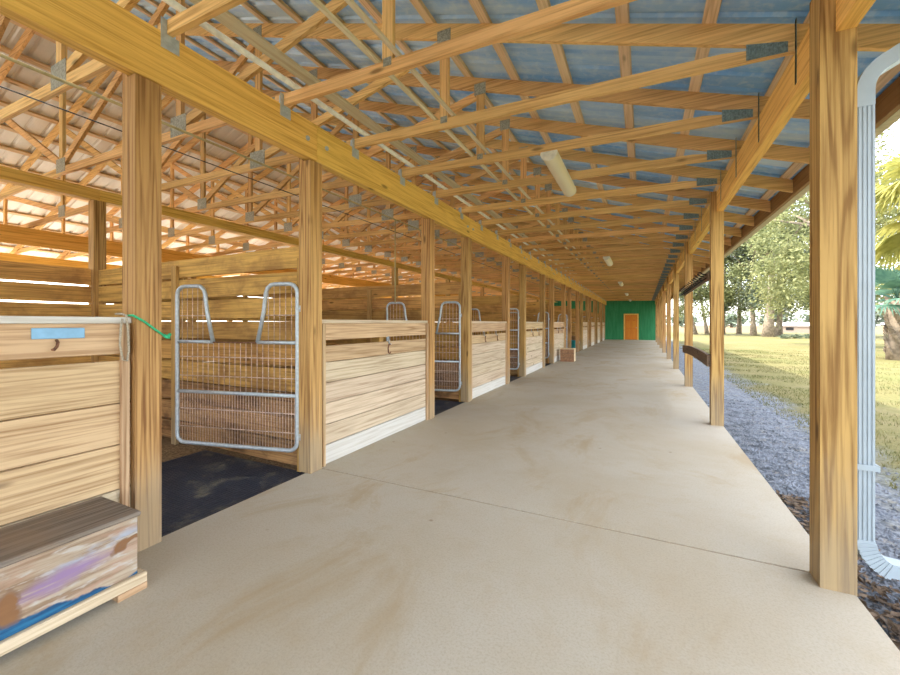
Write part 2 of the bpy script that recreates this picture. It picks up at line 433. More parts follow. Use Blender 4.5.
# ------------------------------------------------------------------ trusses
def top_chord_pts(s):           # s=+1 right half
    xe = XC + s*8.42
    return [(XC, low(XC)), (xe, low(xe)), (xe, low(xe)+.147), (XC, low(XC)+.147)]
def make_truss(y, label):
    t = thing('roof_truss', label, 'truss', (0, y, 0), 0, 'roof trusses')
    h = .019
    for s in (1, -1):
        xe = XC + s*7.77; xm = XC + s*7.30
        b = MB(); b.poly([(XC, bot(XC)), (xe, bot(xe)), (xe, low(xe)+.02), (xm, bot(xm)+.092), (XC, bot(XC)+.092)], -h, h); b.build('bottom_chord', W_TRUSS['x'], t)
    for s in (1, -1):
        c = MB(); c.poly(top_chord_pts(s), -h, h); c.build('top_chord', W_TRUSS['x'], t)
    zc = lambda x: bot(x)+.09
    xs = [-1.68, -4.24, XC, 2*XC+4.24, 2*XC+1.68]
    for x in xs:
        w = MB(); w.box(x-.045, x+.045, -h, h, zc(x), low(x)-(.0 if x == XC else .015)+.012); w.build('web_post', W_TRUSS['z'], t)
    def diag(xt, xb):
        a = Vector((xt, 0, low(xt)-.03)); c = Vector((xb, 0, zc(xb)+.03)); d = (c-a).normalized()
        w = MB(); w.bar(a+d*.06, c-d*.06, h*2-.002, .089, (0,1,0)); w.build('diagonal_web', W_TRUSS['x'], t)
    diag(-1.68, -4.24); diag(-4.24, XC); diag(2*XC+4.24, XC); diag(2*XC+1.68, 2*XC+4.24)
    pl = MB()
    def plate(x, z, w, hh, name='gusset_plate', m=M_PLATE):
        p = MB()
        p.box(x-w/2, x+w/2, -h-.003, -h, z-hh/2, z+hh/2)
        p.build(name, m, t)
    plate(-1.68, low(-1.68)+.02, .14, .13); plate(-1.68, zc(-1.68)-.01, .07, .06)
    plate(-4.24, zc(-4.24)+.03, .26, .20); plate(XC, zc(XC)+.02, .24, .18); plate(2*XC+4.24, zc(-4.24)+.03, .24, .2)
    plate(-4.24, low(-4.24)+.03, .15, .15); plate(XC, low(XC)+.04, .3, .18); plate(-2.95, bot(-2.95)+.05, .20, .08)
    # ribbed heel plate
    p = MB()
    for yy, s in ((-h, -1),):
        p.poly([(.635, bot(.635)+.006), (.86, bot(.86)+.006), (.86, bot(.86)+.075), (.635, bot(.635)+.115)], min(yy, yy+.003*s), max(yy, yy+.003*s))
        for q in range(9):
            xq = .642+q*.0245; p.box(xq, xq+.010, min(yy, yy+.010*s), max(yy, yy+.010*s), bot(xq)+.01, bot(xq)+.105-.004*q)
    p.build('heel_plate', M_HEEL, t)
    # ties that hold it down on the two header beams
    p = MB(); p.box(XL, XL+.003, -.055, .055, ZB1-.10, ZB1-.002); p.box(XL, XL+.003, -.055, -.022, ZB1-.002, ZB1+.09); p.box(XL-.05, XL+.003, -.022, -.0195, ZB1+.0, ZB1+.09)
    for q in range(5): p.cyl((XL+.002, -.04+q*.02, ZB1-.03-.015*(q%2)), (XL+.006, -.04+q*.02, ZB1-.03-.015*(q%2)), .005, 6)
    p.build('hurricane_tie', M_GALV, t)
    p = MB(); p.box(XR+.0585, XR+.0615, -.052, -.026, ZB0+.04, ZB1+.12)
    for q in range(14): p.cyl((XR+.0592, -.039, ZB0+.06+.028*q), (XR+.0575, -.039, ZB0+.06+.028*q), .006, 6); p.build('strap', M_HEEL, t)
    return t
T_Y = [1.5005 + .9155*k for k in range(0, 38)]
T_Y = [y for y in T_Y if y < Y1-.1]
tr = make_truss(T_Y[0], 'timber roof truss across the barn, first from the near end')
for i, y in enumerate(T_Y[1:], 1):
    dup(tr, (0, y, 0), 'timber roof truss across the barn, %s from the near end' % ORD[i])

# purlins
L = Y1 - Y0
for s in (1, -1):
    for i in range(15):
        d = 8.35 - .5625*i
        if i == 14: d = .10+.42
        x = XC + s*d
        m = MB(); a = math.atan(.333)*s
        z = low(x)+.147+.0195
        m.bar((x, Y0-.2, z), (x, Y1-.001, z), .089, .036, (math.cos(a), 0, -math.sin(a)))
        o = m.build('purlin', W_PURLIN['y'])
        tag(o, ('roof purlin under the metal sheets, %s up from the open-side eave' if s > 0 else 'roof purlin on the far slope, %s up from the far eave') % ORD[i], 'purlin',
            'purlins of the near slope' if s > 0 else 'purlins of the far slope')

# fascia and gutter
m = MB(); m.cbox(1.625, 1.665, Y0-.3, Y1, low(1.62)-.03, low(1.62)+.17, .003); tag(m.build('fascia_board', W_FASCIA['y']), 'dark brown fascia board along the rafter tails of the open side', 'fascia')
m = MB()
gz = low(1.62)-.03
prof = [(1.667,gz+.15),(1.667,gz),(1.745,gz),(1.79,gz+.07),(1.79,gz+.13),(1.775,gz+.13),(1.775,gz+.07),(1.74,gz+.012),(1.675,gz+.012),(1.675,gz+.15)]
m.poly(prof, Y0-.3, Y1)
tag(m.build('gutter', plain('cream_gutter_paint', (.50,.41,.27), .5)), 'cream metal gutter along the outer edge of the open side', 'gutter')
m = MB(); m.cbox(XC-8.46, XC-8.419, Y0-.3, Y1, low(1.62)-.03, low(1.62)+.17, .003); tag(m.build('fascia_board', W_FASCIA['y']), 'fascia board along the far eave beyond the ridge', 'fascia')

# braces, pipe, conduit running the length of the barn
for x, lb in ((-1.585, 'thin pale brace on the truss chords, on the open side of the web posts'), (-1.775, 'thin pale brace on the truss chords, on the stall side of the web posts')):
    m = MB(); m.box(x-.014, x+.014, Y0, Y1-.01, bot(x)+.0935, bot(x)+.12); tag(m.build('lateral_brace', W_PALE['y']), lb, 'brace', 'pale braces above the aisle')
m = MB(); dd = Vector((-2.56,0,-.726)).normalized()
pc = Vector((-2.83, 0, 3.735)) + Vector((-dd.z, 0, dd.x))*-.064
if pc.z > 3.735: pc = Vector((-2.83,0,3.735)) + Vector((-dd.z,0,dd.x))*.064
m.bar((pc.x, Y0, pc.z), (pc.x, Y1-.01, pc.z), .10, .034, dd)
tag(m.build('web_brace', W_PALE['y']), 'wide pale board nailed under the slanting webs above the stall header beam', 'brace')
m = MB(); m.cyl((-2.60, Y0, bot(-2.6)+.092+.024), (-2.60, Y1-.01, bot(-2.6)+.092+.024), .023, 10)
tag(m.build('water_pipe', M_PIPE), 'cream plastic pipe lying on the truss chords beside the stall header beam', 'pipe')
m = MB(); m.cyl((-4.02, Y0, bot(-4.02)-.014), (-4.02, Y1-.01, bot(-4.02)-.014), .013, 8)
cd = m.build('conduit', M_CONDUIT); dp = MB(); dp.cyl((-4.02,5.98,1.75), (-4.02,5.98,bot(-4.02)-.014), .011, 8); dp.build('drop_pipe', M_CONDUIT, cd)
tag(cd, 'thin olive conduit running under the truss chords over the stalls', 'conduit')
m = MB(); m.cyl((-4.6, Y0, bot(-4.6)-.008), (-4.6, Y1-.01, bot(-4.6)-.008), .006, 6)
tag(m.build('cable', M_BLACK), 'thin dark cable running under the truss chords over the stalls', 'cable')

# ------------------------------------------------------------------ stall fronts
FX = XL - .045          # face of the boards
def half_wall(y0, y1, label, edges, wide):
    t = thing('stall_half_wall', label, 'stall front', (FX, y0, 0), 0, 'stall fronts')
    n = y1 - y0
    for i, (za, zb) in enumerate(edges):
        m = MB(); m.cbox(-.038, 0, .002, n-.002, za+.003, zb-.003, .004)
        last = i == len(edges)-1
        mt = W_FRONT if (wide and i < 4) or i < 2 else (W_WHITE if last else W_BLEACH)
        m.build('board', mt['y'], t)
    top = edges[0][1]
    m = MB(); m.cbox(-.05, .012, .002, n-.002, top-.002, top+.036, .004); m.build('cap_rail', W_WHITE['y'] if wide else W_BLEACH['y'], t)
    for yy in (.02, n-.06) :
        m = MB(); m.cbox(.001, .03, yy, yy+.04, 0, top-.005, .003); m.build('cleat', W_FRONT['z'], t)
    m = MB(); m.cbox(-.09, -.04, n*.5-.04, n*.5+.04, 0, top-.01, .003); m.build('stud', W_PART['z'], t)
    return t
E1 = [(1.215,1.385),(1.0,1.165),(.80,1.0),(.60,.80),(.39,.60),(.19,.39),(0,.19)]
E0 = [(1.20,1.385),(.91,1.165),(.665,.91),(.40,.665),(.14,.40),(0,.14)]
half_wall(-.94, 1.305, 'nearest stall front of wide boards behind the painted chest', E0, True)
first = half_wall(2.854, 4.977, 'pale board stall front between the first and second gateways', E1, False)
for k in range(1, 9):
    if k == 4: continue
    y = 2.854 + BAY*k
    if y + 2.123 > Y1 - .05: continue
    dup(first, (FX, y, 0), 'pale board stall front along the aisle, %s beyond the nearest gate' % ORD[k])
ye = 2.854+BAY*8
if ye + 2.123 > Y1-.05: half_wall(ye, min(ye+2.12, Y1-.06), 'short pale stall front against the green end wall', E1, False)

# blank blue plate and rusty hook on the nearest front
m = MB(); m.cbox(FX+.0005, FX+.008, .868, 1.082, 1.303, 1.36, .003); tag(m.build('name_plate', M_BLUEPL), 'blank blue plate fixed to the top board of the nearest stall front', 'plate')
m = MB(); m.tube([(FX+.002,.965,1.295),(FX+.02,.965,1.285),(FX+.028,.958,1.262),(FX+.03,.945,1.245),(FX+.045,.935,1.248)], .007, 8); tag(m.build('hook', M_RUST), 'small rusty hook under the blue plate', 'hook')

# saddle-rack hooks hung in the slot under the top board
def rack_hook(y, label):
    t = thing('bridle_hook', label, 'hook', (FX, y, 1.19), 0, 'iron hooks hung on the stall fronts')
    m = MB(); m.tube([(-.02,0,.04),(.006,0,.03),(.012,0,-.05),(.05,-.015,-.06),(.075,-.06,-.06)], .008, 8); m.build('bracket', M_GALV, t)
    m = MB(); m.tube([(.075,-.06,-.058),(.078,-.10,-.06),(.078,-.115,-.10),(.078,-.11,-.15),(.08,-.09,-.165),(.085,-.07,-.15)], .008, 8); m.build('prong', M_RUST, t)
    return t
h0 = rack_hook(4.0, 'iron hook in the slot of the stall front between the first two gateways')
for k in (1, 2, 3):
    for j, yy in enumerate((3.55, 4.25)):
        dup(h0, (FX, yy + BAY*k, 1.19), '%s iron hook on the %s stall front beyond the nearest gate' % (('nearer', 'farther')[j], ORD[k]))

# ------------------------------------------------------------------ partitions and back walls
PZ = [(.02,.235),(.255,.47),(.49,.705),(.725,.94),(.965,1.18),(1.215,1.40),(1.435,1.635),(1.67,1.88),(1.91,2.12)]
def rough_board(m, axis, a0, a1, c0, c1, z0, z1, rng):
    n = 7; top = []; vs = []
    off = [rng.uniform(-.008,.008) for _ in range(2)]
    for i in range(n+1):
        a = a0 + (a1-a0)*i/n
        lo = z0 + rng.uniform(-.003,.003) + off[0]*(i/n); hi = z1 + rng.uniform(-.003,.003) + off[1]*(1-i/n)
        for c in (c0, c1):
            for z in (lo, hi): vs.append((a, c, z) if axis == 'x' else (c, a, z))
    fs = []
    for i in range(n):
        b = 4*i
        for p, q in ((0,1),(1,3),(3,2),(2,0)): fs.append((b+p, b+q, b+4+q, b+4+p))
    fs += [(0,2,3,1), (4*n, 4*n+1, 4*n+3, 4*n+2)]
    m.add(vs, fs)
def partition(k, label, extra=False):
    y = 2.784 + BAY*k
    t = thing('stall_partition', label, 'partition', (0, y, 0), 0, 'partitions between stalls')
    rng = random.Random(k+50)
    x0, x1 = XC+.075, XL-PW-.004
    for i, (za, zb) in enumerate(PZ):
        m = MB(); rough_board(m, 'x', x0, x1, -.02, .018, za, zb, rng); m.build('board', (W_PARTLOW if i < 3 else W_PART)['x'], t)
    m = MB(); m.cbox(-4.965, -4.875, -.059, -.021, -.03, 2.05, .003); m.cbox(-4.965,-4.875,.02,.058,-.03,2.05,.003); m.build('cleat', W_POST['z'], t)
    m = MB(); m.cbox(x1-.05, x1-.005, -.06, -.021, -.03, 2.0, .003); m.build('nailer', W_PART['z'], t)
    if extra:
        m = MB(); m.cbox(-4.25, x1-.01, -.03, -.002, 2.16, 2.47, .003); m.build('top_panel', M_GREEN, t)
    return t
for k in range(0, 9):
    partition(k, ('brown board partition behind the nearest gate' if k == 0 else 'brown board partition with a green panel on top, behind the teal bucket' if k == 5
              else 'brown board partition between stalls, %s from the near end' % ORD[k]), k == 5)
for k in range(0, 9):
    y0 = 2.784 + BAY*(k-1) + .075; y1 = 2.784 + BAY*k - .075
    t = thing('stall_back_wall', 'gappy brown board wall at the back of the stalls, %s stall from the near end' % ORD[k], 'stall wall', (XC, y0, 0), 0, 'back walls of the stalls')
    rng = random.Random(k+90)
    for (za, zb) in PZ:
        m = MB(); rough_board(m, 'y', .004, y1-y0-.004, -.02, .018, za-.009, zb+.005, rng); m.build('board', W_PART['y'], t)
    n = y1-y0
    m = MB(); m.cbox(-.06, -.021, n*.62, n*.62+.09, -.03, 2.05, .003); m.build('cleat', W_PART['z'], t)

# ------------------------------------------------------------------ yoke gates
def gate(y, label):
    ang = math.atan2(-.32, -1.37)
    t = thing('stall_gate', label, 'gate', (XL-PW-.02, y, 0), ang, 'steel mesh yoke gates')
    Wd, zb, zm, z2, zt = 1.37, .185, 1.20, .70, 1.755
    def arc(cx, cz, r, a0, a1, n=5): return [(cx+r*math.cos(a0+(a1-a0)*i/n), 0, cz+r*math.sin(a0+(a1-a0)*i/n)) for i in range(n+1)]
    r = .09; P = []
    P += [(.46-.03, 0, zm)]
    P = [(.43,0,zm), (.36,0,1.5)] + [(.34,0,zt-.09),(.32,0,zt-.035),(.28,0,zt-.005),(.24,0,zt)] + arc(r, zt-r, r, PI/2, PI)
    P += arc(r, zb+r, r, PI, 1.5*PI) + arc(Wd-r, zb+r, r, 1.5*PI, 2*PI) + arc(Wd-r, zt-r, r, 0, PI/2)
    P += [(Wd-.24,0,zt),(Wd-.28,0,zt-.005),(Wd-.32,0,zt-.035),(Wd-.34,0,zt-.09),(Wd-.36,0,1.5),(Wd-.43,0,zm)]
    m = MB(); m.tube(P, .0195, 10); m.build('frame', M_GALV, t)
    for a, b in ((0,.43), (Wd-.43,Wd)):
        m = MB(); m.cyl((a,0,zm), (b,0,zm), .017, 8); m.build('crossbar', M_GALV, t)
    m = MB(); m.cyl((.43,0,zm-.004), (Wd-.43,0,zm-.004), .007, 6); m.build('yoke_rod', M_RUST, t)
    m = MB(); m.cyl((0,0,z2), (Wd,0,z2), .018, 8); m.build('crossbar', M_GALV, t)
    wr = .0046
    m = MB()
    n = 22
    for i in range(1, n): m.cyl((Wd*i/n,0,z2), (Wd*i/n,0,zm), wr, 4)
    for z in (.86, 1.05): m.cyl((0,0,z), (Wd,0,z), wr, 4)
    m.build('middle_wire_mesh', M_RUST2, t)
    m = MB()
    for i in range(1, 44): m.cyl((Wd*i/44,0,zb+.01), (Wd*i/44,0,z2), wr*.9, 4)
    for z in (.35, .53): m.cyl((0,0,z), (Wd,0,z), wr, 4)
    m.build('lower_wire_mesh', M_RUST2, t)
    for s in (0, 1):
        m = MB()
        for i in range(1, 6):
            x = Wd*i/n; top = zt if i <= 5 else zt-.05
            X = x if not s else Wd-x
            m.cyl((X,0,zm), (X,0,top-.01 if i < 5 else zt-.02), wr, 4)
        m.cyl((Wd-.37 if s else .02, 0, 1.46), (Wd-.02 if s else .37, 0, 1.46), wr, 4)
        m.build('shoulder_wire_mesh', M_RUST2, t)
    for z in (.32, 1.52):
        m = MB(); m.cyl((-.035,0,z-.03), (-.035,0,z+.03), .012, 8); m.cyl((-.035,0,z), (0,0,z), .01, 6); m.build('hinge', M_GALV, t)
    return t
M_RUST2 = plain('rust_tinted_wire', (.62,.46,.36), .55, .4, .4, .3, 30)
g0 = gate(2.70, 'grey steel yoke gate standing open in the nearest doorway')
for k in range(1, 9):
    if k == 5: continue
    dup(g0, (XL-PW-.02, 2.70+BAY*k, 0), 'grey steel yoke gate standing open in the %s doorway from the near end' % ORD[k])

# rubber mat in the nearest doorway: ridged
def door_mat(k, label):
    t = MB()
    y0 = 1.40 + BAY*k
    t.cbox(0, 1.55, 0, 1.345, 0, .016, .004)
    nx, ny = 41, 36
    for i in range(nx): t.box(.03+i*.037, .045+i*.037, .03, 1.315, .016, .021)
    for j in range(ny): t.box(.03, 1.52, .03+j*.0365, .036+j*.0365, .0165, .0205)
    o = t.build('rubber_mat', M_RUBBER, None, (-4.36, y0, -.035)); tag(o, label, 'mat', 'rubber mats in the doorways'); return o
mt0 = door_mat(0, 'ridged black rubber mat on the stall floor at the nearest doorway')
for k in (1, 2, 3):
    c = mt0.copy(); COL.objects.link(c); c.location.y += BAY*k; c['label'] = 'black rubber mat at the %s doorway from the near end' % ORD[k]

# ------------------------------------------------------------------ painted chest
def chest_paint():
    t = NT('worn_painted_chest_front')
    tc = t.n('ShaderNodeTexCoord').outputs['Object']
    w = t.n('ShaderNodeTexNoise', {'Vector': tc, 'Scale': 9.0, 'Detail': 4}).outputs['Color']
    w = t.n('ShaderNodeVectorMath', {0: w, 1: (.5,.5,.5)}, operation='SUBTRACT').outputs[0]
    w = t.n('ShaderNodeVectorMath', {0: w, 1: (.1,.16,.07)}, operation='MULTIPLY').outputs[0]
    p = t.n('ShaderNodeVectorMath', {0: tc, 1: w}, operation='ADD').outputs[0]
    s = t.n('ShaderNodeSeparateXYZ', {0: p}); y, z = s.outputs[1], s.outputs[2]
    streak = t.noise(t.coords((3,2.2,38), False), 1.0, 5, .65)
    streak2 = t.noise(t.coords((3,5,16), False), 1.0, 5, .65)
    col = t.mix(t.smooth(streak, .35, .65), (.42,.335,.24), (.23,.145,.085))
    col = t.mix(t.math('MULTIPLY', t.smooth(streak2, .45, .65), .6), col, (.40,.24,.165))
    col = t.mix(t.math('MULTIPLY', t.smooth(t.noise(t.coords((2,7,26), False), 1.3, 4), .52, .66), .7), col, (.46,.42,.37))
    def blob(cy, cz, ry, rz, tilt=0.0):
        dy = t.math('SUBTRACT', y, cy); dz = t.math('SUBTRACT', t.math('SUBTRACT', z, cz), t.math('MULTIPLY', dy, tilt))
        a = t.math('MULTIPLY', dy, 1/ry); b = t.math('MULTIPLY', dz, 1/rz)
        return t.math('SQRT', t.math('ADD', t.math('MULTIPLY', a, a), t.math('MULTIPLY', b, b)))
    pu = t.math('SUBTRACT', 1.0, t.smooth(blob(.86, .235, .20, .05, .05), .3, 1.2))
    col = t.mix(t.math('MULTIPLY', pu, t.smooth(streak, .25, .6)), col, (.25,.16,.27))
    bl = t.math('SUBTRACT', 1.0, t.smooth(blob(.98, .295, .28, .03, .1), .2, 1.1))
    col = t.mix(t.math('MULTIPLY', t.math('MULTIPLY', bl, .8), t.smooth(streak2, .4, .6)), col, (.32,.38,.46))
    # blue wave along the foot of the front, tall at the camera end
    bz = t.math('SUBTRACT', z, t.math('SUBTRACT', .30, t.math('MULTIPLY', y, .19)))
    bz = t.math('SUBTRACT', z, t.math('ADD', .088, t.math('MULTIPLY', t.math('MAXIMUM', t.math('SUBTRACT', 1.03, y), 0.0), .16)))
    col = t.mix(t.math('SUBTRACT', 1.0, t.smooth(bz, -.004, .008)), col, t.mix(t.smooth(streak, .35, .65), (.008,.035,.10), (.02,.13,.25)))
    for args in ((.66,.20,.055,.075), (1.06,.255,.05,.028,.25), (1.12,.275,.08,.013,.35)):
        bb = t.math('SUBTRACT', 1.0, t.smooth(blob(*args), .8, 1.0)); ed = t.math('SUBTRACT', 1.0, t.smooth(blob(*args), .98, 1.2))
        col = t.mix(t.math('MULTIPLY', ed, .7), col, (.18,.10,.06)); col = t.mix(bb, col, t.mix(streak2, (.27,.13,.05), (.16,.075,.035)))
    return t.done(col, .7, 0, .3)
t = thing('storage_chest', 'low wooden chest with worn painted front and grey-brown lid at bottom left', 'chest', (0, 0, 0))
CX0, CX1, CY0, CY1 = -2.755, -2.36, -.16, 1.135
m = MB(); m.cbox(CX0, CX1, CY0, CY1, .075, .383, .004); m.build('body', chest_paint(), t)
m = MB(); m.cbox(CX0, CX1+.012, CY0-.02, CY1+.012, .384, .408, .006); m.build('lid', wood('chest_lid_wood', (.25,.20,.155), (.075,.055,.042), 'y', grain=.6, knots=.1, var=.05, stain=(.28,.19,.12), stain_amt=.6), t)
m = MB(); m.cbox(CX1+.0005, CX1+.03, CY0-.03, CY1+.03, .036, .088, .004); m.cbox(CX0, CX1, CY1+.0005, CY1+.03, .036, .088, .004); m.build('base_moulding', W_BLEACH['y'], t)
for (ya, yb) in ((CY1-.10, CY1+.03), (CY0-.03, CY0+.10)):
    m = MB(); m.cbox(CX1-.03, CX1+.03, ya, yb, 0, .0355, .003); m.build('foot', W_FRONT['y'], t)
m = MB(); m.cbox(CX0, CX0+.05, CY0, CY1, 0, .074, .003); m.build('back_foot', W_FRONT['y'], t)

# rope on the nearest gate post
t = thing('green_rope', 'green rope end stretched across the post left of the nearest gate', 'rope', (XL, 1.29, 1.43))
m = MB(); m.tube([(-.02,-.022,.0),(.006,.0,.002),(.007,.06,-.035),(.007,.12,-.085),(.007,.175,-.127)], .007, 8); m.build('line', M_ROPE, t)
m = MB(); m.tube([(.007,.17,-.12),(.014,.185,-.135),(.004,.2,-.14),(.016,.19,-.125),(.008,.205,-.118)], .011, 8); m.build('knot', M_ROPE, t)
m = MB(); m.tube([(FX+.045,1.24,1.41),(FX+.05,1.23,1.36),(FX+.05,1.225,1.26),(FX+.05,1.24,1.17),(FX+.048,1.262,1.16),(FX+.046,1.272,1.22),(FX+.046,1.268,1.34),(FX+.045,1.26,1.43),(FX+.02,1.25,1.44),(FX-.03,1.24,1.44)], .006, 8)
tag(m.build('cord_loop', M_GREYROPE), 'grey cord loop hanging over the nearest stall front beside the rope', 'cord')

# ------------------------------------------------------------------ ceiling lights
def fixture(y, label):
    t = thing('strip_light', label, 'light', (-.89, y, bot(-.89)), 0, 'strip lights along the aisle')
    n = 14; pts = []
    for i in range(n+1):
        a = PI + PI*i/n; pts.append((.085*math.cos(a), -.022+.075*math.sin(a)))
    m = MB(); m.poly(pts, -.66, .66); m.build('diffuser', M_CREAM_ON, t)
    m = MB(); m.cbox(-.087, .087, -.66, .66, -.021, -.001, .003); hs = m.build('housing', M_PIPE, t)
    for s in (-1, 1):
        m = MB(); m.poly([(x*1.05, z*1.03) for x, z in pts], s*.66-.012*(s > 0)-.0, s*.66+.012*(s < 0)+.0) if False else m.poly([(x*1.06, -.022+(z+.022)*1.06) for x, z in pts], s*.66-.008, s*.66+.012)
        m.build('end_cap', M_PIPE, hs)
    return t
tt = NT('cream_light_diffuser'); tt.done((.80,.72,.50), .4, 0, .4)
tt.b.inputs['Emission Color'].default_value = (1,.88,.62,1); tt.b.inputs['Emission Strength'].default_value = .0
M_CREAM_ON = tt.m
LY = [4.86 + 7.32*k for k in range(5) if 4.86+7.32*k < Y1-.8]
f0 = fixture(LY[0], 'long cream strip light under the aisle trusses, nearest of the row')
for k, y in enumerate(LY[1:], 1): dup(f0, (-.89, y, bot(-.89)), 'cream strip light under the aisle trusses, %s of the row from the near end' % ORD[k])

# ------------------------------------------------------------------ downspout at the near right post
def rect_sweep(m, pts, w, d, side):
    """rectangular pipe with ribs swept along pts in a plane; side = axis across that plane"""
    pts = [Vector(p) for p in pts]; sd = Vector(side).normalized()
    prof = []
    nr = 4
    for i in range(nr):
        a = -w/2 + w*i/nr
        prof += [(a, d/2), (a+w/nr*.55, d/2), (a+w/nr*.62, d/2-.005), (a+w/nr*.93, d/2-.005)]
    prof += [(w/2, d/2), (w/2, -d/2), (-w/2, -d/2)]
    n = len(prof); vs = []
    for i, p in enumerate(pts):
        t = (pts[min(i+1, len(pts)-1)] - pts[max(i-1, 0)]).normalized(); nn = t.cross(sd).normalized()
        for a, b in prof: vs.append(p + sd*a + nn*b)
    fs = [(i*n+k, i*n+(k+1)%n, (i+1)*n+(k+1)%n, (i+1)*n+k) for i in range(len(pts)-1) for k in range(n)]
    fs += [tuple(reversed(range(n))), tuple((len(pts)-1)*n+k for k in range(n))]
    m.add(vs, fs)
t = thing('downspout', 'white ribbed downspout on the right side of the foreground post', 'downspout', (0, 0, 0))
DX, DY = 1.03, 2.80
m = MB(); rect_sweep(m, [(DX,DY,.26),(DX,DY,2.52)], .070, .083, (-1,0,0)); m.build('pipe', M_WHITE, t)
# upper elbow: bends outwards up to the gutter
pts = [(DX,DY,2.50),(DX,DY,2.58)]
for i in range(9):
    a = math.radians(60*i/8); R = .16; pts.append((DX+R*(1-math.cos(a)), DY, 2.58+R*math.sin(a)))
ex, ez = pts[-1][0], pts[-1][2]
pts += [(ex+.30, DY, ez+.30*math.tan(math.radians(30))), (1.70, DY, ez+.30)]
m = MB(); rect_sweep(m, pts, .088, .071, (0,-1,0)); m.build('upper_elbow', M_WHITE, t)
pts = []
for i in range(11):
    a = math.radians(72*i/10); R = .15; pts.append((DX+R*(1-math.cos(a)), DY-.0*i, .27-R*math.sin(a)))
lx, lz = pts[-1][0], pts[-1][2]
m = MB()
rect_sweep(m, pts, .09, .072, (0,-1,0))
for i in range(1, 10):
    p = Vector(pts[i]); tdir = (Vector(pts[i+1])-Vector(pts[i-1])).normalized(); q = p + tdir*.006
    rect_sweep(m, [p-tdir*.004, q], .097, .079, (0,-1,0))
m.build('lower_elbow', M_WHITE, t)
m = MB(); rect_sweep(m, [(lx-.01,DY,lz+.01),(lx+.7,DY,lz-.045)], .085, .068, (0,-1,0)); m.build('outlet_pipe', M_WHITE, t)
m = MB(); m.box(DX-.048, DX+.05, DY-.052, DY-.044, .63, .66); m.box(DX+.042, DX+.05, DY-.05, DY+.05, .63, .66); m.box(DX-.10, DX-.04, DY-.055, DY-.051, .625, .668); m.build('strap', M_WHITE, t)
m = MB(); m.add([(1.09,2.46,-.055),(1.95,2.50,-.055),(1.95,2.64,-.055),(1.12,2.66,-.055),(1.09,2.46,.0),(1.95,2.50,-.02),(1.95,2.64,-.02),(1.12,2.66,.0)],
      [(0,3,2,1),(4,5,6,7),(0,1,5,4),(1,2,6,5),(2,3,7,6),(3,0,4,7)])
tag(m.build('splash_block', M_WHITE), 'pale splash strip lying on the ground beside the downspout foot', 'splash block')

# ------------------------------------------------------------------ bowed rail and hook rack between two open-side posts
yA, yB = 6.37+PW-.002, 10.03
m = MB(); n = 14; vs = []; fs = []
for i in range(n+1):
    u = i/n; y = 6.40 + (10.09-6.40)*u; sag = .055*u - .035*(4*u*(1-u)); x = XR-.0435
    for dx, dz in ((0,-.08),(.042,-.08),(.042,.08),(0,.08)): vs.append((x+dx, y, .87-sag+dz))
for i in range(n):
    for k in range(4): fs.append((4*i+k, 4*i+(k+1)%4, 4*i+4+(k+1)%4, 4*i+4+k))
fs += [(3,2,1,0), (4*n,4*n+1,4*n+2,4*n+3)]
m.add(vs, fs); tag(m.build('side_rail', W_DARK['y']), 'bowed dark brown rail nailed between two posts of the open side', 'rail')
t = thing('hook_rack', 'dark hook rack fixed high between two posts of the open side', 'rack', (XR-.0275, 6.45, 2.03))
m = MB(); m.cbox(0, .028, -.02, 3.62, -.05, .06, .003); m.build('backboard', W_DARK['y'], t)
for i in range(14):
    y = .12 + i*.26
    m = MB(); m.tube([(-.001,y,.03),(-.05,y,.045),(-.085,y,.075)], .009, 6); m.tube([(-.001,y,-.01),(-.04,y,-.04),(-.075,y,-.045),(-.09,y,-.02)], .009, 6); m.build('hook', M_BLACK, t)

# ------------------------------------------------------------------ crate, bucket, leaf
t = thing('crate', 'reddish-brown crate on the aisle floor against the fourth stall front', 'crate', (-2.44, 14.75, 0), .03)
m = MB(); m.cbox(-.24, .24, -.20, .20, .0, .44, .006); m.build('box', M_CARD, t)
m = MB(); m.cbox(.2405, .252, -.20, .20, .01, .43, .004); m.build('end_panel', M_CARDL, t)
m = MB(); m.cbox(-.25, .26, -.21, .21, .4405, .47, .005); m.build('lid', M_CARDL, t)
for z in (.14, .29):
    m = MB(); m.box(-.24, .24, -.2035, -.2005, z, z+.012); m.build('slat_gap', W_DARK['x'], t)
def lathe(prof, n=24):
    m = MB(); vs = [(r*math.cos(2*PI*k/n), r*math.sin(2*PI*k/n), z) for r, z in prof for k in range(n)]
    fs = [(i*n+k, i*n+(k+1)%n, (i+1)*n+(k+1)%n, (i+1)*n+k) for i in range(len(prof)-1) for k in range(n)]
    fs.append(tuple(reversed(range(n)))); m.add(vs, fs, True); return m
t = thing('muck_bucket', 'teal plastic bucket standing in the open bay beyond the crate', 'bucket', (-3.08, 20.2, -.035))
lathe([(.19,0),(.21,.02),(.255,.53),(.28,.54),(.28,.565),(.245,.565),(.20,.03),(.001,.03)]).build('tub', M_TEAL, t)
for s in (-1, 1):
    m = MB(); m.tube([(s*.27,-.09,.53),(s*.30,-.08,.45),(s*.305,0,.42),(s*.30,.08,.45),(s*.27,.09,.53)], .012, 8); m.build('handle', M_GREYROPE, t)
m = MB(); m.add([(0,-.02,.003),(.05,-.03,.012),(.11,-.012,.005),(.13,.01,.018),(.07,.025,.004),(.02,.02,.014)], [(0,1,2,3,4,5)])
o = m.build('dead_leaf', M_LEAFDEAD, None, (.70, 2.02, .001)); tag(o, 'dead brown leaf on the slab at the bottom right edge', 'leaf')
sol = o.modifiers.new('thick', 'SOLIDIFY'); sol.thickness = .002

